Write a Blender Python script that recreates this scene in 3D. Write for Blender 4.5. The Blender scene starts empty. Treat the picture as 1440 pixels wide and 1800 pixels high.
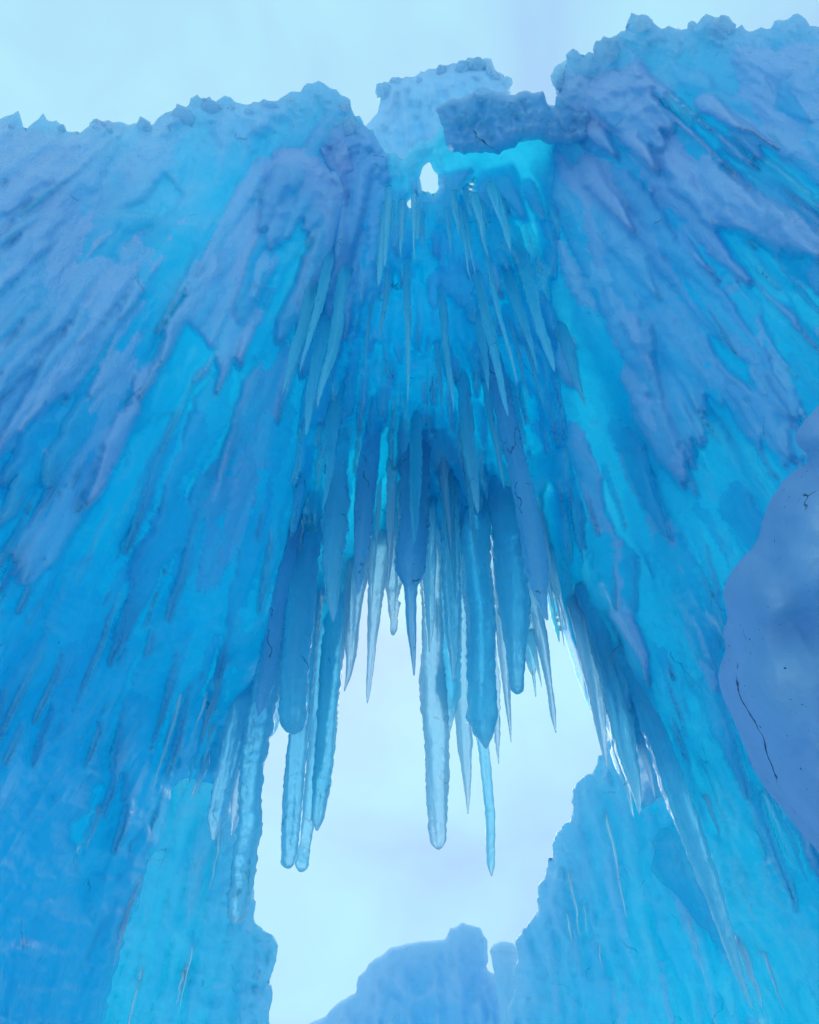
import bpy, math, random
import numpy as np
from mathutils import Vector

sc = bpy.context.scene
COL = sc.collection
random.seed(7)
RNG = np.random.default_rng(11)

# ------------------------------------------------------------------ camera
PW, PH, FPX = 1440.0, 1800.0, 1440.0
PITCH = math.radians(52.6)
CAMZ = 1.6
CP, SP = math.cos(PITCH), math.sin(PITCH)
cam_data = bpy.data.cameras.new('camera')
cam = bpy.data.objects.new('camera', cam_data)
COL.objects.link(cam)
cam.location = (0, 0, CAMZ)
cam.rotation_euler = (math.pi / 2 + PITCH, 0, 0)
cam_data.sensor_fit = 'HORIZONTAL'
cam_data.sensor_width = 36.0
cam_data.lens = 36.0 * FPX / PW
cam_data.clip_start = 0.05
cam_data.clip_end = 2000
sc.camera = cam

# ------------------------------------------------------------------ sky, sun, exposure
SUN_EL, SUN_AZ = math.radians(48), math.radians(-8)     # azimuth from +Y towards +X
world = bpy.data.worlds.new('World')
sc.world = world
world.use_nodes = True
nt = world.node_tree
nt.nodes.clear()
wo = nt.nodes.new('ShaderNodeOutputWorld')
bg1 = nt.nodes.new('ShaderNodeBackground')
bg2 = nt.nodes.new('ShaderNodeBackground')
mixw = nt.nodes.new('ShaderNodeMixShader')
sky = nt.nodes.new('ShaderNodeTexSky')
sky.sky_type = 'NISHITA'
sky.sun_disc = False
sky.sun_elevation = SUN_EL
sky.sun_rotation = SUN_AZ
sky.air_density = 1.0
sky.dust_density = 2.0
bg1.inputs['Strength'].default_value = 0.10
nt.links.new(sky.outputs[0], bg1.inputs['Color'])
tc = nt.nodes.new('ShaderNodeTexCoord')
mp = nt.nodes.new('ShaderNodeMapping')
mp.inputs['Scale'].default_value = (1.0, 1.0, 1.6)
nt.links.new(tc.outputs['Generated'], mp.inputs['Vector'])
nz = nt.nodes.new('ShaderNodeTexNoise')
nz.inputs['Scale'].default_value = 4.2
nz.inputs['Detail'].default_value = 5
nz.inputs['Roughness'].default_value = 0.45
nz.inputs['Distortion'].default_value = 0.4
nt.links.new(mp.outputs[0], nz.inputs['Vector'])
cr = nt.nodes.new('ShaderNodeValToRGB')
cr.color_ramp.elements[0].position = 0.30
cr.color_ramp.elements[0].color = (0.40, 0.66, 0.95, 1)
cr.color_ramp.elements[1].position = 0.68
cr.color_ramp.elements[1].color = (0.48, 0.90, 0.99, 1)
nt.links.new(nz.outputs['Fac'], cr.inputs['Fac'])
nt.links.new(cr.outputs[0], bg2.inputs['Color'])
bg2.inputs['Strength'].default_value = 1.06
mixw.inputs[0].default_value = 0.93
nt.links.new(bg1.outputs[0], mixw.inputs[1])
nt.links.new(bg2.outputs[0], mixw.inputs[2])
nt.links.new(mixw.outputs[0], wo.inputs['Surface'])

sun_d = bpy.data.lights.new('sun', 'SUN')
sun_d.energy = 0.9
sun_d.angle = math.radians(40)
sun_d.color = (1.0, 0.97, 0.92)
sun = bpy.data.objects.new('sun', sun_d)
COL.objects.link(sun)
sd = Vector((math.sin(SUN_AZ) * math.cos(SUN_EL), math.cos(SUN_AZ) * math.cos(SUN_EL), math.sin(SUN_EL)))
sun.rotation_euler = sd.to_track_quat('Z', 'Y').to_euler()
sun.location = (0, 0, 30)

vs = sc.view_settings
vs.view_transform = 'Standard'
vs.look = 'None'
vs.exposure = 0.0
vs.gamma = 1.0
vs.use_curve_mapping = False
sc.render.engine = 'CYCLES'
cy = sc.cycles
cy.use_denoising = True
cy.use_adaptive_sampling = True
cy.adaptive_threshold = 0.03
cy.max_bounces = 20
cy.diffuse_bounces = 16
cy.glossy_bounces = 4
cy.transmission_bounces = 10
cy.volume_bounces = 0
cy.transparent_max_bounces = 8
cy.caustics_reflective = False
cy.caustics_refractive = True
cy.sample_clamp_indirect = 6.0

# ------------------------------------------------------------------ maths helpers
_perm = RNG.permutation(512)
_perm = np.concatenate([_perm, _perm, _perm])
_g = RNG.normal(size=(512, 3))
_g /= np.linalg.norm(_g, axis=1)[:, None]


def perlin(x, y, z):
    x = np.asarray(x, float); y = np.asarray(y, float); z = np.asarray(z, float)
    x, y, z = np.broadcast_arrays(x, y, z)
    xi, yi, zi = np.floor(x).astype(int), np.floor(y).astype(int), np.floor(z).astype(int)
    xf, yf, zf = x - xi, y - yi, z - zi
    f = lambda t: t * t * t * (t * (t * 6 - 15) + 10)
    u, v, w = f(xf), f(yf), f(zf)
    out = 0
    for dx in (0, 1):
        for dy in (0, 1):
            for dz in (0, 1):
                h = _perm[_perm[_perm[(xi + dx) & 511] + ((yi + dy) & 511)] + ((zi + dz) & 511)] & 511
                g = _g[h]
                d = g[..., 0] * (xf - dx) + g[..., 1] * (yf - dy) + g[..., 2] * (zf - dz)
                out = out + d * (u if dx else 1 - u) * (v if dy else 1 - v) * (w if dz else 1 - w)
    return out * 1.5


def fbm(x, y, z, o=3):
    s, a = 0, 1.0
    for k in range(o):
        s = s + a * perlin(x * 2 ** k + 17 * k, y * 2 ** k + 5 * k, z * 2 ** k)
        a *= 0.5
    return s


def rays(u, v):
    u = np.asarray(u, float); v = np.asarray(v, float)
    x = (u - PW / 2) / FPX
    y = (PH / 2 - v) / FPX
    return np.stack([x, CP - SP * y, SP + CP * y], -1)


def at(u, v, t):
    p = rays(u, v) * np.asarray(t, float)[..., None]
    p[..., 2] += CAMZ
    return p


def project(p):
    p = np.asarray(p, float)
    q = p - np.array([0, 0, CAMZ])
    d = q[..., 1] * CP + q[..., 2] * SP
    yy = -q[..., 1] * SP + q[..., 2] * CP
    return PW / 2 + q[..., 0] / d * FPX, PH / 2 - yy / d * FPX, d


ZEN = (PW / 2, PH / 2 - FPX * CP / SP)          # where plumb lines meet


class Surf:
    """a smooth ice face given by a few measured distances"""
    def __init__(self, pts):
        P = np.array(pts, float)
        self.c = P[:, :2] / 1000
        n = len(P)
        K = self.k(self.c, self.c) + np.eye(n) * 1e-4
        A = np.zeros((n + 3, n + 3))
        A[:n, :n] = K
        A[:n, n] = 1
        A[:n, n + 1:] = self.c
        A[n:, :n] = A[:n, n:].T
        b = np.zeros(n + 3)
        b[:n] = P[:, 2]
        self.w = np.linalg.solve(A, b)

    @staticmethod
    def k(a, b):
        d2 = ((a[:, None] - b[None]) ** 2).sum(-1)
        return 0.5 * d2 * np.log(d2 + 1e-12)

    def __call__(self, u, v):
        u = np.asarray(u, float); v = np.asarray(v, float)
        sh = u.shape
        q = np.stack([u.ravel(), v.ravel()], -1) / 1000
        n = len(self.c)
        r = self.k(q, self.c) @ self.w[:n] + self.w[n] + q @ self.w[n + 1:]
        return np.clip(r, 1.2, 40).reshape(sh)


def roughen(poly, amp, seg=9.0, seed=0):
    P = np.array(poly, float)
    out = []
    n = len(P)
    acc = 0.0
    for i in range(n):
        a, b = P[i], P[(i + 1) % n]
        L = np.hypot(*(b - a))
        m = max(1, int(round(L / seg)))
        s = np.arange(m) / m
        pts = a + (b - a) * s[:, None]
        nrm = np.array([-(b - a)[1], (b - a)[0]]) / max(L, 1e-6)
        d = acc + s * L
        acc += L
        off = amp * (perlin(d / 55, seed * 3.7, 0.3) + 0.7 * perlin(d / 22, seed * 1.3, 5.3) + 0.4 * perlin(d / 10, seed, 9.1))
        out.append(pts + nrm * off[:, None])
    return np.concatenate(out)


def poly_dist(px, py, poly):
    """signed distance (inside positive) and nearest point, chunked"""
    polys = poly if isinstance(poly, list) else [poly]
    A = np.concatenate(polys)
    B = np.concatenate([np.roll(q, -1, 0) for q in polys])
    E = B - A
    LL = (E ** 2).sum(1) + 1e-9
    N = len(px)
    D = np.empty(N); NX = np.empty(N); NY = np.empty(N); IN = np.empty(N, bool)
    ch = max(1, int(3e6 // len(A)))
    for s in range(0, N, ch):
        x = px[s:s + ch, None]; y = py[s:s + ch, None]
        tt = np.clip(((x - A[:, 0]) * E[:, 0] + (y - A[:, 1]) * E[:, 1]) / LL, 0, 1)
        qx = A[:, 0] + tt * E[:, 0]
        qy = A[:, 1] + tt * E[:, 1]
        d2 = (qx - x) ** 2 + (qy - y) ** 2
        k = d2.argmin(1)
        r = np.arange(len(k))
        D[s:s + ch] = np.sqrt(d2[r, k])
        NX[s:s + ch] = qx[r, k]
        NY[s:s + ch] = qy[r, k]
        cond = ((A[:, 1] > y) != (B[:, 1] > y))
        xs = A[:, 0] + (y - A[:, 1]) * E[:, 0] / np.where(E[:, 1] == 0, 1e-9, E[:, 1])
        IN[s:s + ch] = ((cond & (x < xs)).sum(1) % 2) == 1
    return np.where(IN, D, -D), NX, NY


def make_mesh(name, verts, faces, mat, parent=None, origin=None, smooth=True):
    me = bpy.data.meshes.new(name)
    verts = np.asarray(verts, float)
    if origin is None:
        origin = np.array(parent.location) if parent is not None else verts.mean(0)
    origin = np.asarray(origin, float)
    v = verts - origin
    me.vertices.add(len(v))
    me.vertices.foreach_set('co', v.astype(np.float32).ravel())
    if isinstance(faces, np.ndarray):
        nf, k = faces.shape
        me.loops.add(nf * k)
        me.loops.foreach_set('vertex_index', faces.astype(np.int32).ravel())
        me.polygons.add(nf)
        me.polygons.foreach_set('loop_start', (np.arange(nf) * k).astype(np.int32))
        me.polygons.foreach_set('loop_total', np.full(nf, k, np.int32))
        me.update(calc_edges=True)
    else:
        raise ValueError
    me.polygons.foreach_set('use_smooth', np.full(len(me.polygons), smooth))
    me.materials.append(mat)
    o = bpy.data.objects.new(name, me)
    COL.objects.link(o)
    if parent is not None:
        o.parent = parent
        o.location = (0, 0, 0)
    else:
        o.location = origin
    return o


def tag(o, label=None, cat=None, group=None, kind=None):
    if label: o['label'] = label
    if cat: o['category'] = cat
    if group: o['group'] = group
    if kind: o['kind'] = kind
    return o


def empty(name, loc, label, cat, group=None):
    o = bpy.data.objects.new(name, None)
    o.empty_display_size = 0.3
    o.location = loc
    COL.objects.link(o)
    return tag(o, label, cat, group)


def chaikin(poly, it=2):
    P = np.array(poly, float)
    for _ in range(it):
        Q = np.roll(P, -1, 0)
        P = np.stack([0.75 * P + 0.25 * Q, 0.25 * P + 0.75 * Q], 1).reshape(-1, 2)
    return P


def grow(us, vs_, U, V, t, drips=(), plates=(), slots=(), melt=1):
    """frozen drips and plates standing out of a face: height in metres, frostiness and density of each"""
    H = np.zeros(U.shape); FR = np.zeros(U.shape); TN = np.zeros(U.shape)
    AA = np.arctan2(U - ZEN[0], V - ZEN[1]); RR = np.hypot(U - ZEN[0], V - ZEN[1])
    st = us[1] - us[0]

    def win(x0, x1, y0, y1):
        i0 = int(max(0, (x0 - us[0]) // st)); i1 = int(min(len(us), (x1 - us[0]) // st + 2))
        j0 = int(max(0, (y0 - vs_[0]) // st)); j1 = int(min(len(vs_), (y1 - vs_[0]) // st + 2))
        return (slice(j0, j1), slice(i0, i1)) if i1 > i0 and j1 > j0 else None

    def put(w, h, fr, tn):
        m = h > H[w]
        H[w] = np.where(m, h, H[w]); FR[w] = np.where(m, fr, FR[w]); TN[w] = np.where(m, tn, TN[w])
    for k, (poly, hh, edge, fr, tn, rgh) in enumerate(plates):
        P = roughen(poly, rgh, 5, 40 + k)
        w = win(P[:, 0].min(), P[:, 0].max(), P[:, 1].min(), P[:, 1].max())
        if w is None: continue
        uu, vv = U[w], V[w]
        d = poly_dist(uu.ravel(), vv.ravel(), P)[0].reshape(uu.shape)
        e = np.clip(d / edge, 0, 1)
        r_ = RR[w]
        ramp = np.clip((r_ - r_.min()) / (r_.max() - r_.min() + 1) * 2.5, 0.0, 1) ** 0.7
        q = AA[w] * 60
        fl = 1 - 2 * np.abs(perlin(q + 3.1 * k, r_ / 160, k * 2.2)) + 0.6 * (1 - 2 * np.abs(perlin(q * 2.3, r_ / 90, k * 1.2)))
        h = np.where(d > 0, 0.6 * hh * (0.35 + 0.65 * ramp) * np.sqrt(1 - (1 - e) ** 2) + 0.02 * fl * e, 0)
        if rgh <= 2:
            h = np.where(d > 0, hh * e * e * (3 - 2 * e), 0)
            H[w] = np.maximum(H[w], h) + 0.5 * np.minimum(H[w], h)
            continue
        put(w, h, fr, tn)
    for k, (a0, r0, L, W, p, h0, h1, fr, tn, sd) in enumerate(drips):
        xa, ya = unfan(a0, r0); xb, yb = unfan(a0, r0 + L)
        g_ = W * 1.6 + 12
        w = win(min(xa, xb) - g_, max(xa, xb) + g_, min(ya, yb) - g_, max(ya, yb) + g_)
        if w is None: continue
        s = (RR[w] - r0) / L
        ok = (s > 0) & (s < 1)
        if not ok.any(): continue
        sc_ = np.clip(s, 0, 1)
        wob = perlin(sc_ * L / 70, sd, 0.4) * W * 0.5
        x = (AA[w] - a0) * RR[w] - wob
        rag = 1 + 0.30 * min(1, 22 / W) * perlin(sc_ * L / 13, sd + 0.5 * np.sign(x), 2.2) + 0.25 * perlin(sc_ * L / 40, sd + 0.7 * np.sign(x), 7.7)
        hw = W * np.minimum(1, sc_ * 5) ** 0.5 * np.clip((1 - sc_) / 0.75, 0, 1) ** p * rag
        hw = np.minimum(hw, W * 1.5)
        q = np.clip(1 - (x / np.maximum(hw, 0.5)) ** 2, 0, 1)
        m_ = t[w] / FPX
        rip = 1 + 0.10 * min(1, 12 / W) * perlin(x / 9, sc_ * L / (8 if W < 16 else 40), sd)
        h = np.where(ok & (np.abs(x) < hw), h0 * np.minimum(1, sc_ * 3) + h1 * sc_ + 0.85 * hw * m_ * np.sqrt(q) * rip, 0)
        put(w, h, fr, tn)
    for k, poly in enumerate(slots):            # bare hollows of clear ice
        P = roughen(poly, 5, 5, 80 + k)
        w = win(P[:, 0].min(), P[:, 0].max(), P[:, 1].min(), P[:, 1].max())
        if w is None: continue
        d = poly_dist(U[w].ravel(), V[w].ravel(), P)[0].reshape(U[w].shape)
        q = np.clip(d / 7, 0, 1)
        H[w] *= 1 - 0.5 * q; FR[w] *= 1 - q; TN[w] = TN[w] * (1 - q) - 0.0 * q

    def soft(a, k):
        for _ in range(k):
            q = np.pad(a, 1, mode='edge')
            q = (q[:-2] + 2 * q[1:-1] + q[2:]) / 4
            a = (q[:, :-2] + 2 * q[:, 1:-1] + q[:, 2:]) / 4
        return a
    return soft(H, melt), FR, TN


def sheet(name, poly, tfn, mat, parent=None, front=0.10, back=0.10, edge=40, step=6, rough=6, seg=9,
          relief=0.04, rscale=1.0, lumps=0.0, seed=1, stretch=0.22, thick=None, origin=None,
          holes=(), frost=None, scallop=0.0, drips=(), plates=(), crest=None, noise=1.0, slots=(), melt=1):
    """a solid slab of ice: outline, rounded rim, fluted face"""
    P = roughen(poly, rough, seg, seed)
    if crest is not None:      # bubbly frost on the top edge
        c_ = np.array(crest, float)
        near = np.array([np.hypot(*(c_ - q).T).min() < 34 for q in P])
        cc = np.cumsum(np.hypot(*np.diff(P, axis=0, prepend=P[:1]).T))
        up_ = 10 * np.sqrt(np.abs(perlin(cc / 30, seed + .5, 1.5))) + 6 * np.sqrt(np.abs(perlin(cc / 15, seed + .5, 4.5))) - 5
        P[:, 1] -= np.where(near, 1.6 * up_, 0)
    u0, v0 = P.min(0) - step * 1.5
    u1, v1 = P.max(0) + step * 1.5
    us = np.arange(u0, u1 + step, step)
    vs_ = np.arange(v0, v1 + step, step)
    U, V = np.meshgrid(us, vs_)
    nv, nu = U.shape
    PP = [P] + [roughen(h, 3.0, 3, seed + 3) for h in holes]
    d, nx, ny = poly_dist(U.ravel(), V.ravel(), PP)
    d = d.reshape(nv, nu); nx = nx.reshape(nv, nu); ny = ny.reshape(nv, nu)
    ins = d > 0
    cell = ins[:-1, :-1] | ins[1:, :-1] | ins[1:, 1:] | ins[:-1, 1:]
    used = np.zeros((nv, nu), bool)
    for a in (slice(None, -1), slice(1, None)):
        for b in (slice(None, -1), slice(1, None)):
            used[a, b] |= cell
    rim = used & ~ins
    Uu = np.where(rim, nx, U); Vv = np.where(rim, ny, V)
    dd = np.where(ins, d, 0.0)
    idx = np.nonzero(used.ravel())[0]
    uu = Uu.ravel()[idx]; vv = Vv.ravel()[idx]; de = dd.ravel()[idx]; isin = ins.ravel()[idx]
    t = tfn(uu, vv)
    GH, GF, GT = grow(us, vs_, U, V, tfn(U, V), drips, plates, slots, melt)
    gh = GH.ravel()[idx]; gf = GF.ravel()[idx]; gt = GT.ravel()[idx]
    e = np.clip(de / edge, 0, 1)
    prof = np.sqrt(np.clip(1 - (1 - e) ** 2, 0, 1))
    W = at(uu, vv, t)
    s = rscale
    X, Y, Z = W[:, 0] * s, W[:, 1] * s, W[:, 2] * s
    so = seed * 7.13
    fl = 1 - 2.2 * np.abs(perlin(X * 2.6 + so, Y * 2.6, Z * 2.6 * stretch))
    fl2 = 1 - 2.2 * np.abs(perlin(X * 7 + so, Y * 7 + 3, Z * 7 * stretch))
    md = fbm(X * 2.0, Y * 2.0 + so, Z * 1.2, 3)
    fine = perlin(X * 16, Y * 16 + so, Z * 9) + 0.6 * perlin(X * 34, Y * 34 + so, Z * 22)
    n = relief * (0.8 * fl + 0.4 * fl2 + 0.4 * md + 0.09 * fine)
    n = n * noise
    if lumps:
        n = n + lumps * (fbm(X * 5, Y * 5 + so, Z * 5, 2) + 0.5 * np.abs(perlin(X * 12, Y * 12, Z * 12 + so)))
    if scallop:
        n = n + scallop * perlin(X * 4, Y * 4, Z * 11 + so) + 0.5 * scallop * perlin(X * 9, Y * 9, Z * 24 + so)
    e2 = np.clip(de / (edge * 0.6), 0, 1)
    th = 1.0 if thick is None else thick(uu, vv)
    if crest is not None:
        q = np.array(crest, float)
        dcr = np.full(len(uu), 1e9)
        for q0, q1 in zip(q[:-1], q[1:]):
            ee = q1 - q0
            k_ = np.clip(((uu - q0[0]) * ee[0] + (vv - q0[1]) * ee[1]) / (ee @ ee + 1e-9), 0, 1)
            dcr = np.minimum(dcr, np.hypot(uu - q0[0] - k_ * ee[0], vv - q0[1] - k_ * ee[1]))
        th = th * np.clip(0.25 + dcr / 110, 0.25, 1)
        m_ = t / 4.5
        pop = np.abs(perlin(X / s * 9 / m_, Y / s * 9 / m_ + so, Z / s * 9 / m_)) + 0.6 * np.abs(perlin(X / s * 20 / m_ + 5, Y / s * 20 / m_, Z / s * 20 / m_ + so))
        n = n + (0.085 if t.mean() < 5.6 else 0.045) * m_ * pop * np.exp(-dcr / 55)
    tf = t - front * prof * np.minimum(th, 1) - (n + gh) * e2
    tb = t + (back * th) * prof + 0.35 * n * e2
    VF = at(uu, vv, tf)
    VB = at(uu, vv, tb)
    fi = -np.ones(nv * nu, int); fi[idx] = np.arange(len(idx))
    bi = fi.copy()
    ii = np.nonzero(isin)[0]
    bi[idx[ii]] = len(idx) + np.arange(len(ii))
    verts = np.concatenate([VF, VB[ii]])
    cj, ci = np.nonzero(cell)
    a = cj * nu + ci; b = a + 1; c = a + nu + 1; dq = a + nu
    F1 = np.stack([fi[a], fi[dq], fi[c], fi[b]], 1)
    F2 = np.stack([bi[a], bi[b], bi[c], bi[dq]], 1)
    o = make_mesh(name, verts, np.concatenate([F1, F2]), mat, parent, origin)
    at_ = o.data.attributes.new('tone', 'FLOAT', 'POINT')
    at_.data.foreach_set('value', np.concatenate([gt, gt[ii]]).astype(np.float32))
    if frost is not None:
        line, lev = frost
        L_ = np.array(line, float)
        dc = np.full(len(uu), 1e9)
        for q0, q1 in zip(L_[:-1], L_[1:]):
            ee = q1 - q0
            k_ = np.clip(((uu - q0[0]) * ee[0] + (vv - q0[1]) * ee[1]) / (ee @ ee + 1e-9), 0, 1)
            dc = np.minimum(dc, np.hypot(uu - q0[0] - k_ * ee[0], vv - q0[1] - k_ * ee[1]))
        rg = 0.55 * fl + 0.35 * fl2 + 0.5 * md
        sm = np.clip((rg - 0.25) / 0.55, 0, 1)
        fr = np.clip(np.maximum(gf, 0.5 * sm * lev(uu, vv)) + 1.1 * np.exp(-dc / (140 + 50 * md)), 0, 1)
        at_ = o.data.attributes.new('frost', 'FLOAT', 'POINT')
        at_.data.foreach_set('value', np.concatenate([fr, fr[ii]]).astype(np.float32))
    return o


def loft(name, axis, rad, mat, parent=None, nseg=14, flat=1.0, lobes=0.22, ripple=0.05, seed=0, face=None, origin=None, rip=26, groove=0.0):
    """one icicle: a ring-built spindle along axis with rippled, lobed skin"""
    A = np.asarray(axis, float)
    R = np.asarray(rad, float)
    m = len(A)
    T = np.gradient(A, axis=0)
    T /= np.linalg.norm(T, axis=1)[:, None] + 1e-9
    if face is None:
        mid = A[m // 2] - np.array([0, 0, CAMZ])
        face = mid / np.linalg.norm(mid)
    e1 = np.cross(T, face)
    e1 /= np.linalg.norm(e1, axis=1)[:, None] + 1e-9
    e2 = np.cross(e1, T)
    th = np.linspace(0, 2 * np.pi, nseg, endpoint=False)
    ct, st = np.cos(th), np.sin(th)
    sl = np.concatenate([[0], np.cumsum(np.linalg.norm(np.diff(A, axis=0), axis=1))])
    S = sl[:, None] + 0 * ct
    nz = fbm(ct[None] * 1.3 + seed * 3.1, st[None] * 1.3 + seed, S * 1.7, 2)
    rp = perlin(ct[None] * 0.6 + seed, st[None] * 0.6, S * rip) + 0.6 * perlin(ct[None] * 1.2, st[None] * 1.2 + seed, S * rip * 2.1)
    gr = perlin(ct[None] * 3.2 + seed, st[None] * 3.2, S * 0.9 + seed) + 0.5 * perlin(ct[None] * 6 + seed, st[None] * 6, S * 2.5)
    rr = R[:, None] * np.clip(1 + lobes * nz + ripple * rp * 2 + groove * gr, 0.25, 2)
    V = A[:, None] + rr[..., None] * (ct[None, :, None] * e1[:, None] + flat * st[None, :, None] * e2[:, None])
    verts = np.concatenate([V.reshape(-1, 3), A[:1], A[-1:] + T[-1:] * R[-1] * 0.6])
    F = []
    i = np.arange(m - 1)[:, None] * nseg
    j = np.arange(nseg)[None]
    j2 = (j + 1) % nseg
    F = np.stack([i + j, i + nseg + j, i + nseg + j2, i + j2], -1).reshape(-1, 4)
    c0, c1 = m * nseg, m * nseg + 1
    base = (m - 1) * nseg
    me_faces = [tuple(f) for f in F]
    tri0 = [(c0, k, (k + 1) % nseg) for k in range(nseg)]
    tri1 = [(base + (k + 1) % nseg, base + k, c1) for k in range(nseg)]
    me = bpy.data.meshes.new(name)
    if origin is None:
        origin = np.array(parent.location) if parent is not None else A[0]
    origin = np.asarray(origin, float)
    me.from_pydata((verts - origin).tolist(), [], me_faces + tri0 + tri1)
    me.polygons.foreach_set('use_smooth', np.ones(len(me.polygons), bool))
    me.materials.append(mat)
    o = bpy.data.objects.new(name, me)
    COL.objects.link(o)
    if parent is not None:
        o.parent = parent
        o.location = (0, 0, 0)
    else:
        o.location = origin
    return o


def spindle(m, r0, blunt=0.0, p=0.8, neck=0.75, bulge=0.18):
    s = np.linspace(0, 1, m)
    body = np.where(s < bulge, neck + (1 - neck) * np.sin(s / bulge * np.pi / 2), 1.0)
    tp = np.clip((1 - s) / (1 - bulge), 0, 1) ** p
    prof = body * (blunt + (1 - blunt) * np.minimum(tp, 1))
    if blunt > 0:
        end = np.clip((1 - s) / 0.05, 0, 1)
        prof = prof * np.sqrt(np.clip(1 - (1 - end) ** 2, 0.02, 1))
    return r0 * np.maximum(prof, 0.01)


def wander(A, amp, seed, freq=2.0):
    m = len(A)
    s = np.linspace(0, 1, m)
    L = np.linalg.norm(A[-1] - A[0])
    w = np.stack([perlin(s * freq * 2 + seed, 0.5 + seed, 0), perlin(s * freq * 2, 3.5 + seed, 7), 0 * s], -1)
    return A + w * amp * (s[:, None] ** 0.7)


# ------------------------------------------------------------------ materials
def node(nt, typ, **kw):
    n = nt.nodes.new(typ)
    for k, v in kw.items():
        if k in n.inputs:
            n.inputs[k].default_value = v
        else:
            setattr(n, k, v)
    return n


def ice(name, diff, trans, wt=0.55, frosted=None, clear=0.0, rough=0.22, absorb=(10.0, 1.0, 0.25), bump=0.5, scale=1.0, dirt=0.5, spec=0.5,
        patch=None, dense=None, grit=0.57):
    m = bpy.data.materials.new(name)
    m.use_nodes = True
    nt = m.node_tree
    nt.nodes.clear()
    L = nt.links.new
    out = node(nt, 'ShaderNodeOutputMaterial')
    tc = node(nt, 'ShaderNodeTexCoord')
    mp = node(nt, 'ShaderNodeMapping')
    mp.inputs['Scale'].default_value = (1, 1, 0.3)
    L(tc.outputs['Object'], mp.inputs['Vector'])
    n1 = node(nt, 'ShaderNodeTexNoise', Scale=9 * scale, Detail=5, Roughness=0.6)
    L(mp.outputs[0], n1.inputs['Vector'])
    n2 = node(nt, 'ShaderNodeTexNoise', Scale=38 * scale, Detail=4, Roughness=0.6)
    L(tc.outputs['Object'], n2.inputs['Vector'])
    b1 = node(nt, 'ShaderNodeBump', Strength=bump, Distance=0.014)
    L(n1.outputs['Fac'], b1.inputs['Height'])
    b2 = node(nt, 'ShaderNodeBump', Strength=bump, Distance=0.006)
    L(n2.outputs['Fac'], b2.inputs['Height'])
    L(b1.outputs[0], b2.inputs['Normal'])
    if frosted:
        n5 = node(nt, 'ShaderNodeTexNoise', Scale=75, Detail=3, Roughness=0.65)
        L(mp.outputs[0], n5.inputs['Vector'])
        an0 = node(nt, 'ShaderNodeAttribute', attribute_name='frost')
        b3 = node(nt, 'ShaderNodeBump', Distance=0.006)
        L(an0.outputs['Fac'], b3.inputs['Strength'])
        L(n5.outputs['Fac'], b3.inputs['Height']); L(b1.outputs[0], b3.inputs['Normal']); L(b3.outputs[0], b2.inputs['Normal'])
    # frost patches: whiter skin in places
    n3 = node(nt, 'ShaderNodeTexNoise', Scale=3.1, Detail=6, Roughness=0.62)
    L(mp.outputs[0], n3.inputs['Vector'])
    cr = node(nt, 'ShaderNodeValToRGB')
    cr.color_ramp.elements[0].position = 0.36
    cr.color_ramp.elements[1].position = 0.70
    d2 = patch or tuple(min(1, c * 1.25 + 0.04) for c in diff)
    cr.color_ramp.elements[0].color = (*[c * 0.86 for c in diff], 1)
    cr.color_ramp.elements[1].color = (*d2, 1)
    L(n3.outputs['Fac'], cr.inputs['Fac'])
    # dark hairline cracks and specks of grit
    vo = node(nt, 'ShaderNodeTexVoronoi', feature='DISTANCE_TO_EDGE')
    vo.inputs['Scale'].default_value = 3.3
    wn = node(nt, 'ShaderNodeTexNoise', Scale=6, Detail=4)
    L(tc.outputs['Object'], wn.inputs['Vector'])
    mx = node(nt, 'ShaderNodeMixRGB')
    mx.inputs[0].default_value = 0.10
    L(mp.outputs[0], mx.inputs[1]); L(wn.outputs['Color'], mx.inputs[2])
    L(mx.outputs[0], vo.inputs['Vector'])
    lt = node(nt, 'ShaderNodeMapRange')
    lt.inputs['From Min'].default_value = 0.004
    lt.inputs['From Max'].default_value = 0.012
    lt.inputs['To Min'].default_value = 1
    lt.inputs['To Max'].default_value = 0
    L(vo.outputs['Distance'], lt.inputs['Value'])
    msk = node(nt, 'ShaderNodeTexNoise', Scale=3.5, Detail=3, Roughness=0.7)
    L(tc.outputs['Object'], msk.inputs['Vector'])
    mr = node(nt, 'ShaderNodeMapRange')
    mr.inputs['From Min'].default_value = grit
    mr.inputs['From Max'].default_value = grit + 0.06
    L(msk.outputs['Fac'], mr.inputs['Value'])
    mu = node(nt, 'ShaderNodeMath', operation='MULTIPLY')
    L(lt.outputs[0], mu.inputs[0]); L(mr.outputs[0], mu.inputs[1])
    sp = node(nt, 'ShaderNodeTexNoise', Scale=60, Detail=2)
    L(tc.outputs['Object'], sp.inputs['Vector'])
    sr = node(nt, 'ShaderNodeMapRange')
    sr.inputs['From Min'].default_value = 0.73 - 0.3 * (0.57 - grit)
    sr.inputs['From Max'].default_value = 0.77 - 0.3 * (0.57 - grit)
    L(sp.outputs['Fac'], sr.inputs['Value'])
    mxx = node(nt, 'ShaderNodeMath', operation='MAXIMUM')
    L(mu.outputs[0], mxx.inputs[0]); L(sr.outputs[0], mxx.inputs[1])
    dm = node(nt, 'ShaderNodeMath', operation='MULTIPLY')
    L(mxx.outputs[0], dm.inputs[0]); dm.inputs[1].default_value = dirt
    dc = node(nt, 'ShaderNodeMixRGB')
    L(dm.outputs[0], dc.inputs[0]); L(cr.outputs[0], dc.inputs[1]); dc.inputs[2].default_value = (0.02, 0.05, 0.12, 1)
    tcx = node(nt, 'ShaderNodeMixRGB')
    L(dm.outputs[0], tcx.inputs[0]); tcx.inputs[1].default_value = (*trans, 1); tcx.inputs[2].default_value = (0.02, 0.06, 0.14, 1)
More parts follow.
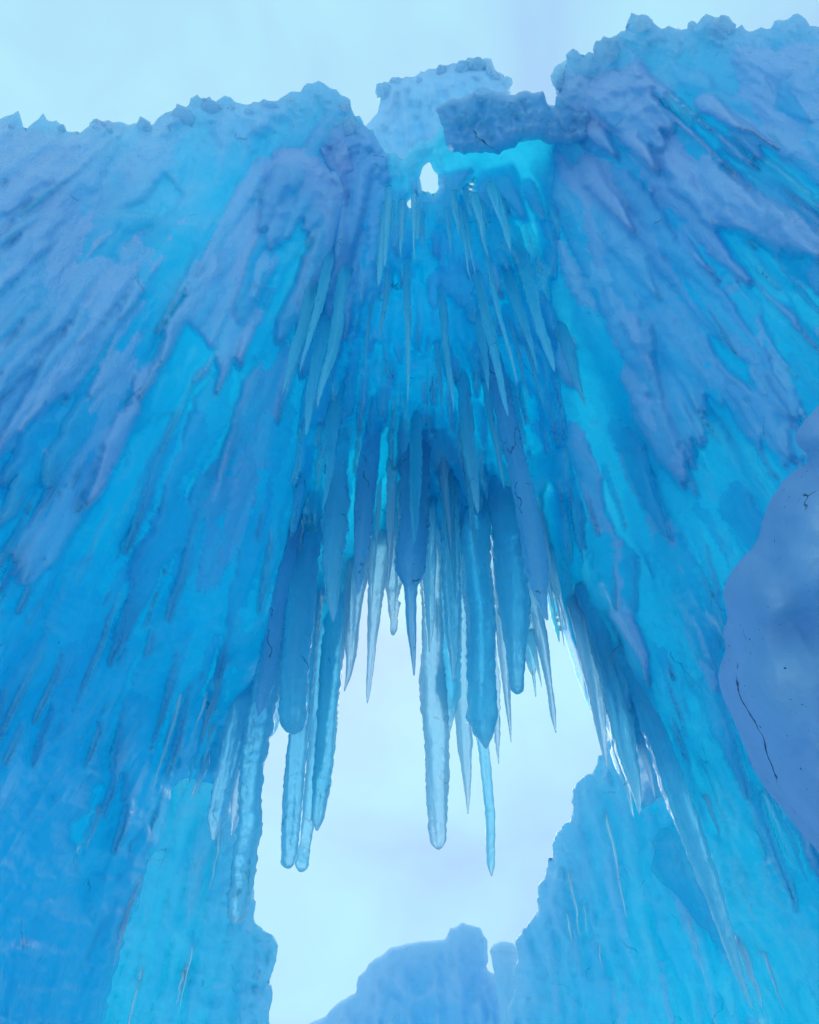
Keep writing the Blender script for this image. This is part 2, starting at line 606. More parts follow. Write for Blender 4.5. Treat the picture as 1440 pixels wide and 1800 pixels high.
    skin = dc.outputs[0]
    if frosted:
        an = node(nt, 'ShaderNodeAttribute', attribute_name='frost')
        fx = node(nt, 'ShaderNodeMixRGB')
        L(an.outputs['Fac'], fx.inputs[0]); L(cr.outputs[0], fx.inputs[1]); fx.inputs[2].default_value = (*frosted, 1)
        L(fx.outputs[0], dc.inputs[1])
    if dense:
        tn = node(nt, 'ShaderNodeAttribute', attribute_name='tone')
        tx = node(nt, 'ShaderNodeMixRGB')
        src = dc.inputs[1].links[0].from_socket
        L(tn.outputs['Fac'], tx.inputs[0])
        if frosted:
            L(cr.outputs[0], tx.inputs[1]); tx.inputs[2].default_value = (*dense[0], 1); L(tx.outputs[0], fx.inputs[1])
        else:
            L(src, tx.inputs[1]); tx.inputs[2].default_value = (*dense[0], 1); L(tx.outputs[0], dc.inputs[1])
        toned = tn
        ty = node(nt, 'ShaderNodeMixRGB')
        L(tn.outputs['Fac'], ty.inputs[0]); ty.inputs[1].default_value = (*trans, 1); ty.inputs[2].default_value = (*dense[1], 1)
        L(ty.outputs[0], tcx.inputs[1])
    df = node(nt, 'ShaderNodeBsdfDiffuse')
    L(skin, df.inputs['Color']); L(b2.outputs[0], df.inputs['Normal'])
    tr = node(nt, 'ShaderNodeBsdfTranslucent')
    L(tcx.outputs[0], tr.inputs['Color']); L(b2.outputs[0], tr.inputs['Normal'])
    m1 = node(nt, 'ShaderNodeMixShader')
    m1.inputs[0].default_value = wt
    if frosted:
        wr_ = node(nt, 'ShaderNodeMapRange')
        wr_.inputs['To Min'].default_value = wt
        wr_.inputs['To Max'].default_value = wt - 0.28
        L(an.outputs['Fac'], wr_.inputs['Value'])
        L(wr_.outputs[0], m1.inputs[0])
        if dense:           # clear ice passes more light than clouded ice
            wq = node(nt, 'ShaderNodeMath', operation='MULTIPLY_ADD')
            L(tn.outputs['Fac'], wq.inputs[0]); wq.inputs[1].default_value = -0.20; wq.inputs[2].default_value = 0.10
            wa = node(nt, 'ShaderNodeMath', operation='ADD', use_clamp=True)
            L(wq.outputs[0], wa.inputs[0]); L(wr_.outputs[0], wa.inputs[1])
            L(wa.outputs[0], m1.inputs[0])
    L(df.outputs[0], m1.inputs[1]); L(tr.outputs[0], m1.inputs[2])
    last = m1
    if clear > 0:
        rf = node(nt, 'ShaderNodeBsdfGlass', Roughness=rough * 0.6, IOR=1.31)
        rf.inputs['Color'].default_value = (0.9, 0.96, 1, 1)
        L(b2.outputs[0], rf.inputs['Normal'])
        m2 = node(nt, 'ShaderNodeMixShader')
        m2.inputs[0].default_value = clear
        L(last.outputs[0], m2.inputs[1]); L(rf.outputs[0], m2.inputs[2])
        last = m2
    gl = node(nt, 'ShaderNodeBsdfGlossy', Roughness=rough)
    gl.inputs['Color'].default_value = (1, 1, 1, 1)
    L(b2.outputs[0], gl.inputs['Normal'])
    fr = node(nt, 'ShaderNodeFresnel', IOR=1.31)
    L(b2.outputs[0], fr.inputs['Normal'])
    fm = node(nt, 'ShaderNodeMath', operation='MULTIPLY')
    L(fr.outputs[0], fm.inputs[0]); fm.inputs[1].default_value = spec
    # no reflection when the ray is already inside the ice
    geo = node(nt, 'ShaderNodeNewGeometry')
    inv = node(nt, 'ShaderNodeMath', operation='SUBTRACT')
    inv.inputs[0].default_value = 1.0
    L(geo.outputs['Backfacing'], inv.inputs[1])
    fm2 = node(nt, 'ShaderNodeMath', operation='MULTIPLY')
    L(fm.outputs[0], fm2.inputs[0]); L(inv.outputs[0], fm2.inputs[1])
    m3 = node(nt, 'ShaderNodeMixShader')
    L(fm2.outputs[0], m3.inputs[0]); L(last.outputs[0], m3.inputs[1]); L(gl.outputs[0], m3.inputs[2])
    L(m3.outputs[0], out.inputs['Surface'])
    den = max(absorb)
    va = node(nt, 'ShaderNodeVolumeAbsorption', Density=den)
    va.inputs['Color'].default_value = (*[1 - a / den for a in absorb], 1)
    L(va.outputs[0], out.inputs['Volume'])
    return m


DENSE = ((0.07, 0.42, 0.68), (0.42, 0.76, 0.94))
M_WALL = ice('wall_ice', (0.03, 0.66, 0.88), (0.70, 0.96, 1.0), wt=0.72, rough=0.18, spec=0.7, absorb=(14, 0.6, 0.10), bump=0.7, dirt=0.35, grit=0.585, patch=(0.05, 0.68, 0.88), frosted=(0.47, 0.60, 0.86), dense=DENSE)
M_THIN = ice('thin_ice', (0.03, 0.74, 0.96), (0.75, 0.97, 1.0), wt=0.84, absorb=(20, 0.5, 0.06), bump=0.4, patch=(0.05, 0.78, 0.97), frosted=(0.36, 0.58, 0.86), dense=((0.07, 0.48, 0.78), (0.50, 0.82, 0.98)))
M_FROST = ice('frosted_ice', (0.17, 0.48, 0.80), (0.85, 0.97, 1.0), wt=0.50, absorb=(9, 0.7, 0.08), bump=0.8, dirt=0.8, patch=(0.32, 0.58, 0.86))
M_CREST = ice('crest_frost', (0.40, 0.66, 0.92), (0.85, 0.95, 1.0), wt=0.72, absorb=(3, 0.3, 0.03), bump=0.4, dirt=0.05, spec=0.5, frosted=(0.55, 0.72, 0.93))
M_DARK = ice('dark_icicle_ice', (0.14, 0.50, 0.78), (0.7, 0.92, 1.0), wt=0.70, clear=0.22, rough=0.14, absorb=(11, 2.6, 0.7), bump=1.0, dirt=0.7, spec=0.9, grit=0.52)
M_MOUND = ice('hazed_far_ice', (0.30, 0.70, 0.92), (0.9, 0.98, 1.0), wt=0.62, absorb=(2.5, 0.2, 0.03), bump=0.5, scale=0.6, dirt=0.2, rough=0.5, spec=0.2, patch=(0.36, 0.72, 0.93), frosted=(0.50, 0.72, 0.93))  # haze on the distant ice is put into this paler colour
M_ICICLE = ice('icicle_ice', (0.10, 0.68, 0.95), (0.8, 0.98, 1.0), wt=0.78, clear=0.30, rough=0.13, absorb=(12, 1.8, 0.2), bump=0.8, dirt=0.5, spec=0.8)
M_PALE = ice('pale_icicle_ice', (0.26, 0.60, 0.90), (0.95, 0.99, 1.0), wt=0.70, clear=0.30, rough=0.15, absorb=(6, 0.7, 0.08), bump=0.8, dirt=0.3, spec=0.5)
M_GLINT = ice('glint_ice', (0.50, 0.82, 0.98), (0.97, 0.99, 1.0), wt=0.35, rough=0.10, absorb=(1, 0.2, 0.03), bump=0.6, dirt=0.0, spec=2.5)  # pale colour and boosted sheen imitate sky highlights on ridges
M_SMOOTH = ice('smooth_ice', (0.36, 0.58, 0.84), (0.85, 0.97, 1.0), wt=0.36, absorb=(8, 0.6, 0.08), bump=0.7, dirt=0.9, scale=0.9, rough=0.7, spec=0.06, patch=(0.44, 0.62, 0.86), grit=0.54)
M_FAR = ice('far_ice', (0.05, 0.70, 0.88), (0.85, 0.98, 1.0), wt=0.66, absorb=(9, 0.25, 0.06), bump=0.5, scale=0.6, dirt=0.3, rough=0.22, spec=0.8, patch=(0.09, 0.74, 0.90), frosted=(0.34, 0.66, 0.92), dense=((0.06, 0.52, 0.80), (0.6, 0.88, 0.98)))

msnow = bpy.data.materials.new('snow')
msnow.use_nodes = True
pb = msnow.node_tree.nodes['Principled BSDF']
pb.inputs['Roughness'].default_value = 0.9
sn = node(msnow.node_tree, 'ShaderNodeTexNoise', Scale=2.5, Detail=6)
scr = node(msnow.node_tree, 'ShaderNodeValToRGB')
scr.color_ramp.elements[0].color = (0.68, 0.74, 0.82, 1)
scr.color_ramp.elements[1].color = (0.82, 0.85, 0.90, 1)
msnow.node_tree.links.new(sn.outputs['Fac'], scr.inputs['Fac'])
msnow.node_tree.links.new(scr.outputs[0], pb.inputs['Base Color'])

# ------------------------------------------------------------------ ground
gx = np.concatenate([-np.geomspace(600, 12, 12), np.linspace(-10, 10, 41), np.geomspace(12, 600, 12)])
GX, GY = np.meshgrid(gx, gx)
GZ = 0.06 * fbm(GX * 0.5, GY * 0.5, 0 * GX, 3) * (np.hypot(GX, GY) < 14)
n_ = len(gx)
gi = (np.arange(n_ - 1)[:, None] * n_ + np.arange(n_ - 1)[None]).ravel()
g = make_mesh('snow_ground', np.stack([GX.ravel(), GY.ravel(), GZ.ravel()], -1),
              np.stack([gi, gi + 1, gi + n_ + 1, gi + n_], 1), msnow, None, (0, 0, 0))
tag(g, 'trodden white snow covering the ground below the ice', kind='structure')

# ------------------------------------------------------------------ the faces of the ice
BASE = Surf([
    (0, 215, 4.0), (140, 240, 4.3), (300, 210, 5.0), (560, 160, 5.3), (720, 180, 5.3), (1000, 160, 4.9), (1120, 40, 4.3), (1440, 50, 3.8),
    (-300, 600, 2.5), (0, 600, 3.1), (0, 1000, 2.8), (0, 1400, 2.9), (0, 1800, 3.0), (-300, 1800, 2.2), (-300, 1200, 2.2), (-200, 250, 3.5),
    (180, 1800, 3.9), (280, 1400, 4.2), (440, 1260, 4.7), (300, 600, 4.1), (300, 1000, 3.8), (480, 500, 4.9), (480, 1000, 4.6),
    (720, 400, 5.5), (720, 700, 5.7), (720, 950, 5.8), (600, 1150, 5.6), (900, 1150, 5.6), (720, 1200, 5.9),
    (1000, 500, 4.9), (1000, 900, 5.1), (1060, 1270, 4.7), (1200, 600, 4.3), (1200, 1000, 4.1), (1200, 1430, 4.1), (1330, 1780, 3.8),
    (1440, 600, 3.5), (1440, 1000, 3.2), (1440, 1500, 3.2), (1700, 600, 2.7), (1700, 1200, 2.5), (1700, 1900, 2.6), (1700, 100, 3.2),
    (300, 2300, 3.2), (0, 2300, 2.6), (1440, 2300, 2.9), (720, -100, 5.0), (2250, 200, 2.3), (2250, 1200, 1.8), (2250, 2100, 1.8), (-750, 500, 1.9), (-750, 1300, 1.6), (-750, 2100, 1.6)])


def off(d):
    return lambda u, v: BASE(u, v) - d


def inside(poly, u, v, m=6):
    return poly_dist(np.array([u], float), np.array([v], float), np.array(poly, float))[0][0] > m


def foot(u, v, L):
    a, r = fan(u, v)
    return unfan(a, r + L)


def fan(u, v):
    """polar place about the zenith: angle and distance"""
    return math.atan2(u - ZEN[0], v - ZEN[1]), math.hypot(u - ZEN[0], v - ZEN[1])


def unfan(a, r):
    return ZEN[0] + r * np.sin(a), ZEN[1] + r * np.cos(a)


left = empty('ice_wall', (-2.0, 2.4, 0.0), 'tall blue ice wall on the left, striped with slanting frosted ribs below a knobbly crest', 'ice wall', None)
arch = empty('ice_arch', (0.0, 4.4, 0.0), 'overhanging ice arch hung with rows of icicles around the sky opening', 'ice arch')
right = empty('ice_wall', (2.0, 2.6, 0.0), 'tall blue ice wall on the right with bright cyan slots and a lumpy pale crest', 'ice wall', None)

CREST_L = [(-700, 330), (-500, 270), (-300, 250), (-150, 225), (-60, 212), (0, 205), (30, 203), (42, 224), (75, 206), (115, 222), (138, 245), (150, 235), (170, 216),
           (200, 222), (260, 215), (300, 202), (325, 196), (345, 174), (372, 186), (395, 171), (430, 190), (455, 180), (480, 182),
           (520, 162), (550, 149), (580, 152), (608, 175), (622, 215)]
LEFT_POLY = CREST_L + [(640, 300), (610, 420), (580, 560), (545, 700), (520, 900), (500, 1050), (470, 1180), (440, 1262), (408, 1372), (375, 1378),
                       (330, 1376), (300, 1385), (285, 1440), (258, 1530), (225, 1640), (190, 1750), (168, 1860), (140, 2100), (-700, 2100)]
CREST_A = [(540, 262), (590, 225), (632, 214), (655, 235), (680, 270), (705, 285), (735, 262), (765, 235), (790, 200), (870, 190), (955, 180), (1000, 190)]
ARCH_POLY = CREST_A + [(1090, 400), (1120, 700), (1120, 900), (1130, 1100), (1120, 1250), (1085, 1330), (1062, 1270), (1030, 1185), (1000, 1090),
                       (965, 1000), (930, 950), (890, 930), (850, 915), (800, 915), (740, 925), (690, 940), (650, 975), (615, 1040), (580, 1110), (540, 1160), (500, 1190),
                       (455, 1215), (420, 1180), (420, 1000), (450, 700), (500, 400)]
CREST_R = [(985, 160), (992, 120), (994, 100), (1015, 90), (1045, 96), (1056, 116), (1060, 78), (1076, 63), (1100, 60), (1110, 32), (1150, 32),
           (1166, 52), (1210, 46), (1226, 36), (1250, 29), (1270, 29), (1286, 50), (1330, 56), (1370, 41), (1395, 26), (1425, 40), (1445, 56),
           (1520, 60), (1600, 50), (1740, 90), (1950, 120), (2200, 200)]
RIGHT_POLY = CREST_R + [(2200, 2100), (1390, 2100), (1350, 1860), (1328, 1782), (1300, 1700), (1265, 1610), (1232, 1530), (1196, 1440), (1160, 1400), (1128, 1425),
                        (1105, 1400), (1078, 1330), (1062, 1270), (1040, 1180), (1015, 1060), (985, 900), (965, 700), (950, 500), (960, 300)]


def thickL(u, v):
    return 1.0 + 3.0 * np.clip((v - 500) / 900, 0, 1)


rnd = random.Random(3)


def ribs_in(plates, per=900):
    out = []
    for poly, hh, edge, fr, tn, rgh in plates:
        P = np.array(poly, float)
        x, y = P[:, 0], P[:, 1]
        area = 0.5 * abs(np.dot(x, np.roll(y, 1)) - np.dot(y, np.roll(x, 1)))
        n, k = int(area / per) + 6, 0
        while k < n:
            u = rnd.uniform(x.min(), x.max()); v = rnd.uniform(y.min(), y.max())
            if not inside(P, u, v, 3): continue
            a_, r_ = fan(u, v)
            L = 30.0
            while L < 260 and inside(P, *unfan(a_, r_ + L), -4): L += 15
            out.append((a_, r_, L + rnd.uniform(5, 45), rnd.uniform(8, 22), rnd.uniform(0.3, 0.8), hh * rnd.uniform(0.45, 0.95), hh * rnd.uniform(0, 0.35), fr * rnd.uniform(0.55, 1.05), tn * rnd.uniform(0.5, 1.1), rnd.uniform(0, 200)))
            k += 1
    return out


PLATES_L = [
    ([(-80, 225), (0, 214), (60, 230), (138, 250), (160, 300), (150, 400), (165, 480), (110, 560), (60, 610), (-10, 700), (-90, 760)], 0.22, 50, 0.8, 0.6, 9),
    ([(405, 365), (480, 372), (505, 330), (500, 400), (472, 470), (430, 525), (398, 600), (335, 655), (285, 706), (318, 620), (346, 500), (380, 430)], 0.16, 16, 0.95, 0.6, 9),
    ([(255, 590), (245, 660), (208, 760), (180, 830), (130, 920), (75, 985), (55, 1018), (48, 960), (38, 945), (85, 868), (135, 800), (95, 795), (90, 778), (125, 765), (155, 742), (190, 690), (215, 640)], 0.15, 16, 0.85, 0.7, 8),
    ([(235, 400), (300, 425), (285, 470), (215, 540), (150, 640), (60, 725), (8, 772), (60, 690), (115, 600), (165, 520)], 0.18, 18, 0.95, 0.6, 9),
    ([(60, 380), (160, 330), (210, 420), (190, 560), (90, 700), (-60, 840), (-80, 700), (0, 560)], 0.12, 26, 0.85, 0.7, 10),
    ([(430, 690), (500, 600), (520, 640), (480, 800), (430, 900), (380, 1000), (362, 995), (372, 930), (400, 830)], 0.10, 16, 0.5, 0.9, 8),
    ([(450, 300), (500, 255), (540, 262), (600, 330), (600, 470), (560, 600), (530, 620), (545, 560), (530, 530), (505, 560), (482, 556), (498, 480), (528, 430), (562, 376), (500, 400)], 0.20, 20, 0.5, 0.95, 9)]
PLATES_A = [
    ([(470, 262), (500, 245), (560, 240), (600, 232), (640, 222), (680, 270), (692, 350), (702, 400), (684, 470), (655, 520), (640, 570), (612, 545), (585, 610), (560, 590), (545, 560), (535, 620), (526, 540), (510, 570), (505, 530), (482, 556), (498, 480), (528, 430), (545, 390), (500, 360)], 0.24, 22, 0.6, 0.95, 8),
    ([(690, 330), (760, 345), (880, 330), (905, 380), (880, 430), (860, 400), (840, 440), (820, 400), (790, 430), (760, 395), (730, 430), (710, 400)], 0.06, 12, 0.5, 0.4, 6)]
PLATES_R = [
    ([(1040, 185), (1110, 200), (1130, 250), (1180, 220), (1250, 290), (1300, 305), (1380, 365), (1440, 400), (1560, 450), (1560, 520), (1440, 438), (1380, 415), (1300, 398), (1240, 370), (1200, 335), (1150, 290), (1100, 240)], 0.30, 44, 0.95, 0.8, 9),
    ([(1000, 300), (1080, 260), (1150, 320), (1240, 400), (1290, 500), (1350, 620), (1390, 760), (1380, 830), (1330, 780), (1290, 700), (1230, 640), (1200, 820), (1180, 790), (1130, 680), (1100, 600), (1060, 520), (1010, 430)], 0.14, 24, 0.6, 0.95, 10),
    ([(1070, 560), (1130, 620), (1160, 720), (1198, 812), (1190, 822), (1150, 770), (1110, 700), (1085, 640)], 0.24, 18, 0.9, 0.7, 6),
    ([(1090, 470), (1130, 590), (1146, 678), (1118, 640), (1080, 560), (1068, 500)], 0.22, 16, 0.95, 0.6, 6),
    ([(1010, 150), (1060, 130), (1120, 110), (1160, 150), (1160, 200), (1120, 240), (1060, 240), (1015, 200)], 0.22, 40, 0.6, 0.9, 10),
    ([(1290, 90), (1440, 75), (1560, 90), (1560, 420), (1440, 330), (1370, 270), (1310, 200)], 0.12, 40, 0.7, 0.6, 12),
    ([(1230, 560), (1300, 600), (1360, 700), (1375, 790), (1330, 760), (1290, 700), (1250, 640)], 0.22, 22, 0.8, 0.8, 8),
    ([(1150, 900), (1190, 920), (1230, 1000), (1262, 1100), (1240, 1130), (1190, 1060), (1160, 980)], 0.12, 22, 0.3, 0.6, 8)]


SLOTS_R = [[(1252, 392), (1310, 405), (1350, 430), (1375, 470), (1440, 545), (1480, 600), (1400, 560), (1330, 500), (1285, 450)],
           [(1165, 160), (1215, 190), (1265, 240), (1272, 275), (1225, 240), (1185, 205)], [(1330, 245), (1400, 300), (1440, 335), (1440, 362), (1395, 362), (1345, 312)],
           [(1340, 760), (1400, 850), (1372, 856), (1338, 800)], [(1268, 895), (1312, 975), (1292, 988)], [(1230, 560), (1270, 600), (1320, 640), (1330, 690), (1285, 660), (1245, 600)],
           [(1200, 1300), (1230, 1320), (1265, 1420), (1280, 1500), (1240, 1460), (1215, 1380)]]
SLOTS_A = [[(590, 800), (640, 720), (720, 690), (730, 850), (650, 910), (600, 960)], [(900, 540), (960, 640), (985, 760), (1020, 950), (1040, 1060), (1000, 1000), (950, 860), (925, 700)],
           [(690, 400), (760, 450), (740, 560), (680, 690), (590, 760), (620, 640), (660, 520)], [(790, 600), (870, 640), (900, 760), (850, 880), (790, 860), (770, 720)],
           [(870, 370), (950, 390), (975, 440), (930, 470), (885, 430)], [(500, 430), (570, 400), (530, 520), (500, 540)]]
SLOTS_L = [[(330, 560), (250, 700), (180, 880), (120, 1000), (190, 970), (280, 780), (380, 620)], [(560, 400), (500, 470), (440, 600), (400, 690), (450, 650), (515, 520)],
           [(290, 300), (250, 350), (200, 375), (300, 385), (330, 340)], [(300, 1300), (285, 1360), (262, 1430), (285, 1420), (308, 1350)]]


def drips_for(n, ub, vb, lim, W, L, h1, tone, frost, p=(0.4, 1.0), h0=(0.0, 0.03)):
    out = []
    while len(out) < n:
        u = rnd.uniform(*ub); v = rnd.uniform(*vb)
        if not lim(u, v): continue
        a_, r_ = fan(u, v)
        w_ = W[0] + (W[1] - W[0]) * rnd.random() ** 1.8
        fr = rnd.uniform(0.6, 1.0) if rnd.random() < frost(u, v) else 0.0
        out.append((a_, r_, rnd.uniform(*L), w_, rnd.uniform(*p), rnd.uniform(*h0), rnd.uniform(*h1), fr, rnd.uniform(*tone), rnd.uniform(0, 200)))
    return out


ok = lambda u, v: True
lf = lambda u, v: max(0.03, min(0.75, 0.8 - (v - 350) / 500))
rf_ = lambda u, v: max(0.05, min(0.7, 0.75 - (v - 450) / 700))
DL = drips_for(270, (-320, 640), (180, 1050), ok, (12, 46), (200, 480), (0, 0.01), (0.05, 0.40), lambda u, v: 0.2 * lf(u, v)) + \
    drips_for(110, (-320, 480), (950, 1900), ok, (22, 70), (260, 600), (0, 0.01), (0.45, 0.62), lambda u, v: 0.0) + \
    drips_for(170, (-100, 560), (220, 1250), ok, (6, 32), (90, 360), (0.06, 0.28), (0.3, 0.9), lf)
DA = drips_for(520, (440, 1110), (260, 1100), ok, (5, 17), (110, 340), (0, 0.02), (0.0, 0.14), lambda u, v: 0.0) + \
    drips_for(230, (490, 1050), (300, 640), ok, (4, 15), (60, 220), (0.08, 0.45), (0.15, 1.0), lambda u, v: 0.25, (0.25, 0.7)) + \
    drips_for(170, (490, 1050), (540, 860), ok, (4, 15), (80, 260), (0.08, 0.45), (0.0, 0.8), lambda u, v: 0.05)
DR = drips_for(330, (950, 1760), (100, 1900), ok, (12, 46), (200, 520), (0, 0.01), (0.05, 0.45), lambda u, v: 0.2 * rf_(u, v)) + \
    drips_for(175, (970, 1560), (110, 1350), ok, (6, 32), (90, 360), (0.06, 0.28), (0.3, 0.9), rf_)

DL += ribs_in(PLATES_L); DR += ribs_in(PLATES_R, 1200); DA += ribs_in(PLATES_A[:1])

def fingers(a0, a1, rtop, base, n, lmin, lmax, p):
    w = a1 - a0
    N = max(14, int(w * (rtop + base) / 3))
    A = np.linspace(a0, a1, N)
    B = np.zeros(N)
    for k in range(n):
        c = a0 + w * (k + 0.5 + rnd.uniform(-.3, .3)) / n
        hw_ = w / n * rnd.uniform(0.35, 0.75)
        B = np.maximum(B, rnd.uniform(lmin, lmax) * np.clip(1 - (np.abs(A - c) / hw_) ** p, 0, 1))
    lo = np.stack(unfan(A, rtop + base + B), -1)
    hi = np.stack(unfan(A[::4], np.full(len(A[::4]), rtop)), -1)
    return np.concatenate([lo, hi[::-1]])


for i in range(120):
    v = 335 + 500 * rnd.random()
    row = (v - 335) / 500
    u = 775 + (95 + row * 190) * rnd.uniform(-1, 1)
    a_, r_ = fan(u, v)
    wd = rnd.uniform(40, 130)
    PLATES_A.append((fingers(a_ - wd / r_ / 2, a_ + wd / r_ / 2, r_ - 40, rnd.uniform(30, 80), rnd.randint(2, 5), 20, rnd.uniform(50, 130) * (0.7 + 0.6 * row), rnd.choice([0.7, 0.9, 1.3])),
                     rnd.uniform(0.16, 0.46), 9, 0.25 if rnd.random() < 0.15 else 0.0, rnd.choice([0.05, 0.3, 0.6, 0.9]), 2.6))

# the lip of the arch breaks up into icicle tips
LIP = [(1072, 1235), (1030, 1160), (1000, 1070), (965, 985), (930, 930), (890, 905), (850, 885), (800, 880), (740, 890), (690, 910),
       (650, 940), (615, 1010), (580, 1080), (540, 1130), (500, 1150), (478, 1165)]
la = np.array([fan(*q) for q in LIP])
o_ = np.argsort(la[:, 0])
AL = np.linspace(la[:, 0].min(), la[:, 0].max(), 420)
RL = np.interp(AL, la[o_, 0], la[o_, 1])
BL = np.zeros_like(AL)
aa = AL[0]
while aa < AL[-1]:
    wv = rnd.uniform(0.010, 0.032)
    ln = rnd.uniform(30, 200)
    cc = aa + wv * 0.5
    BL = np.maximum(BL, ln * np.clip(1 - (np.abs(AL - cc) / (wv * rnd.uniform(0.5, 0.75))) ** rnd.choice([0.9, 1.3, 2.0]), 0, 1))
    r_ = float(np.interp(cc, AL, RL))
    DA.append((cc, r_ - 230, 230 + ln, wv * r_ * 0.55, rnd.uniform(0.4, 0.7), 0.02, rnd.uniform(0.0, 0.1), 0.0, rnd.uniform(0, 0.7), rnd.uniform(0, 200)))
    aa += wv * rnd.uniform(0.8, 1.2)
lipx, lipy = unfan(AL, RL + BL)
lip = list(zip(lipx.tolist(), lipy.tolist()))[::-1]
ARCH_POLY = CREST_A + [(1000, 300), (985, 500), (998, 700), (1018, 900), (1044, 1050), (1068, 1170)] + lip + [(470, 1120), (484, 1040), (500, 900), (524, 700), (556, 560), (582, 420), (590, 330), (560, 290)]

wl = sheet('wall_face', LEFT_POLY, BASE, M_WALL, left, front=0.06, back=0.14, edge=34, step=3.5, rough=9, relief=0.05, seed=1, slots=SLOTS_L, thick=thickL,
           frost=(CREST_L, lambda u, v: np.clip(0.85 - (v - 300) / 400, 0.0, 0.85)), drips=DL, plates=PLATES_L, crest=CREST_L, noise=0.9)
ar = sheet('vault_shell', ARCH_POLY, lambda u, v: BASE(u, v) + 0.03, M_THIN, arch, front=0.03, back=0.05, edge=22, step=3.2, rough=3, seg=6, relief=0.03, seed=2, slots=SLOTS_A[4:],
           holes=[[(738, 312), (746, 292), (754, 286), (762, 300), (770, 308), (772, 330), (762, 342), (752, 336), (744, 343), (741, 326)], [(716, 356), (725, 348), (730, 358), (718, 366)], [(812, 348), (826, 330), (834, 312), (830, 336), (818, 352)]],
           frost=(CREST_A, lambda u, v: 0 * u), drips=DA, plates=PLATES_A, crest=CREST_A)
wr = sheet('wall_face', RIGHT_POLY, lambda u, v: BASE(u, v) + 0.01, M_WALL, right, front=0.06, back=0.10, edge=34, step=3.5, rough=9, relief=0.05, seed=3, slots=SLOTS_R,
           frost=(CREST_R, lambda u, v: np.clip(0.85 - (v - 300) / 400, 0.0, 0.85)), drips=DR, plates=PLATES_R, crest=CREST_R, noise=0.9)
print('faces', len(wl.data.polygons), len(ar.data.polygons), len(wr.data.polygons))

# skirts that carry the walls down to the snow
for par, us in ((left, np.linspace(-700, 140, 70)), (right, np.linspace(1390, 2200, 70))):
    v = np.full_like(us, 2096.0)
    p = at(us, v, BASE(us, v) - 0.02)
    q = at(us, v, BASE(us, v) + 0.5)
    rows = [p]
    k = 14
    for i in range(1, k + 1):
        r = p.copy(); r[:, 2] = p[:, 2] * (1 - i / k) - (0.2 if i == k else 0)
        r[:, :2] += 0.06 * fbm(r[:, :1] * 3, r[:, 1:2] * 3, r[:, 2:3] * 0.6, 2)
        rows.append(r)
    rows2 = []
    for r in rows[::-1]:
        b = q.copy(); b[:, 2] = r[:, 2]; rows2.append(b)
    G = np.array(rows + rows2)
    a, b = G.shape[:2]
    ii = (np.arange(a)[:, None] * b + np.arange(b - 1)[None])
    nxt = np.roll(ii, -1, 0)
    F = np.stack([ii, nxt, nxt + 1, ii + 1], -1).reshape(-1, 4)
    make_mesh('wall_foot', G.reshape(-1, 3), F, M_WALL, par)

# ------------------------------------------------------------------ single icicles under the vault
rnd = random.Random(5)
for i in range(24):
    u = rnd.uniform(500, 1000); v = rnd.uniform(420, 760)
    L = rnd.uniform(110, 280) * (1 - 0.3 * abs(u - 760) / 280); w = rnd.uniform(8, 24)
    a_, r_ = fan(u, v)
    m_ = 44
    s_ = np.linspace(0, 1, m_)
    uu, vv = unfan(a_ + rnd.uniform(-.01, .01) * s_, r_ - 80 + (L + 80) * s_)
    Y0 = float(BASE(np.array([u]), np.array([v]))[0] * rays(u, v)[1]) - rnd.uniform(0.02, 0.15)
    t_ = Y0 / rays(uu, vv)[:, 1]
    R_ = spindle(m_, w / 2 / FPX * float(t_.mean()), 0, rnd.uniform(0.45, 0.9), 1.45, 0.45)
    loft('icicle', wander(at(uu, vv, t_), 0.03, i + 50, 1.2), R_, M_WALL if i % 3 else M_ICICLE, arch, nseg=14, flat=0.8, lobes=0.45, ripple=0.10, seed=i + 50)
for i in range(18):
    a_ = float(rnd.uniform(AL[0] * 0.92, AL[-1] * 0.9)); r_ = float(np.interp(a_, AL, RL)) - rnd.uniform(20, 130)
    L = rnd.uniform(110, 270); w = rnd.uniform(7, 20)
    s_ = np.linspace(0, 1, 50)
    uu, vv = unfan(a_ + rnd.uniform(-.006, .006) * s_, r_ - 60 + (L + 60) * s_)
    u_, v_ = unfan(a_, r_)
    Y0 = float(BASE(np.array([u_]), np.array([v_]))[0] * rays(u_, v_)[1]) - rnd.uniform(-0.02, 0.14)
    t_ = Y0 / rays(uu, vv)[:, 1]
    loft('icicle', wander(at(uu, vv, t_), 0.02, i + 7, 1.2), spindle(50, w / 2 / FPX * float(t_.mean()), 0, rnd.uniform(0.5, 0.9), 1.8, 0.4), (M_PALE, M_ICICLE, M_ICICLE)[i % 3], arch, nseg=14, flat=0.85, lobes=0.4, ripple=0.10, seed=i + 7, groove=0.12)
for i in range(20):
    u = rnd.uniform(672, 905); v = rnd.uniform(318, 372)
    L = rnd.uniform(50, 150); w = rnd.uniform(7, 20)
    a_, r_ = fan(u, v)
    s_ = np.linspace(0, 1, 24)
    uu, vv = unfan(a_ + 0 * s_, r_ + L * s_)
    Y0 = float(BASE(np.array([u]), np.array([v]))[0] * rays(u, v)[1]) - rnd.uniform(0.0, 0.15)
    t_ = Y0 / rays(uu, vv)[:, 1]
    loft('icicle', wander(at(uu, vv, t_), 0.01, i), spindle(24, w / 2 / FPX * float(t_.mean()), 0, rnd.uniform(0.5, 0.9)), M_WALL, arch, nseg=9, flat=0.8, lobes=0.25, ripple=0.08, seed=i)

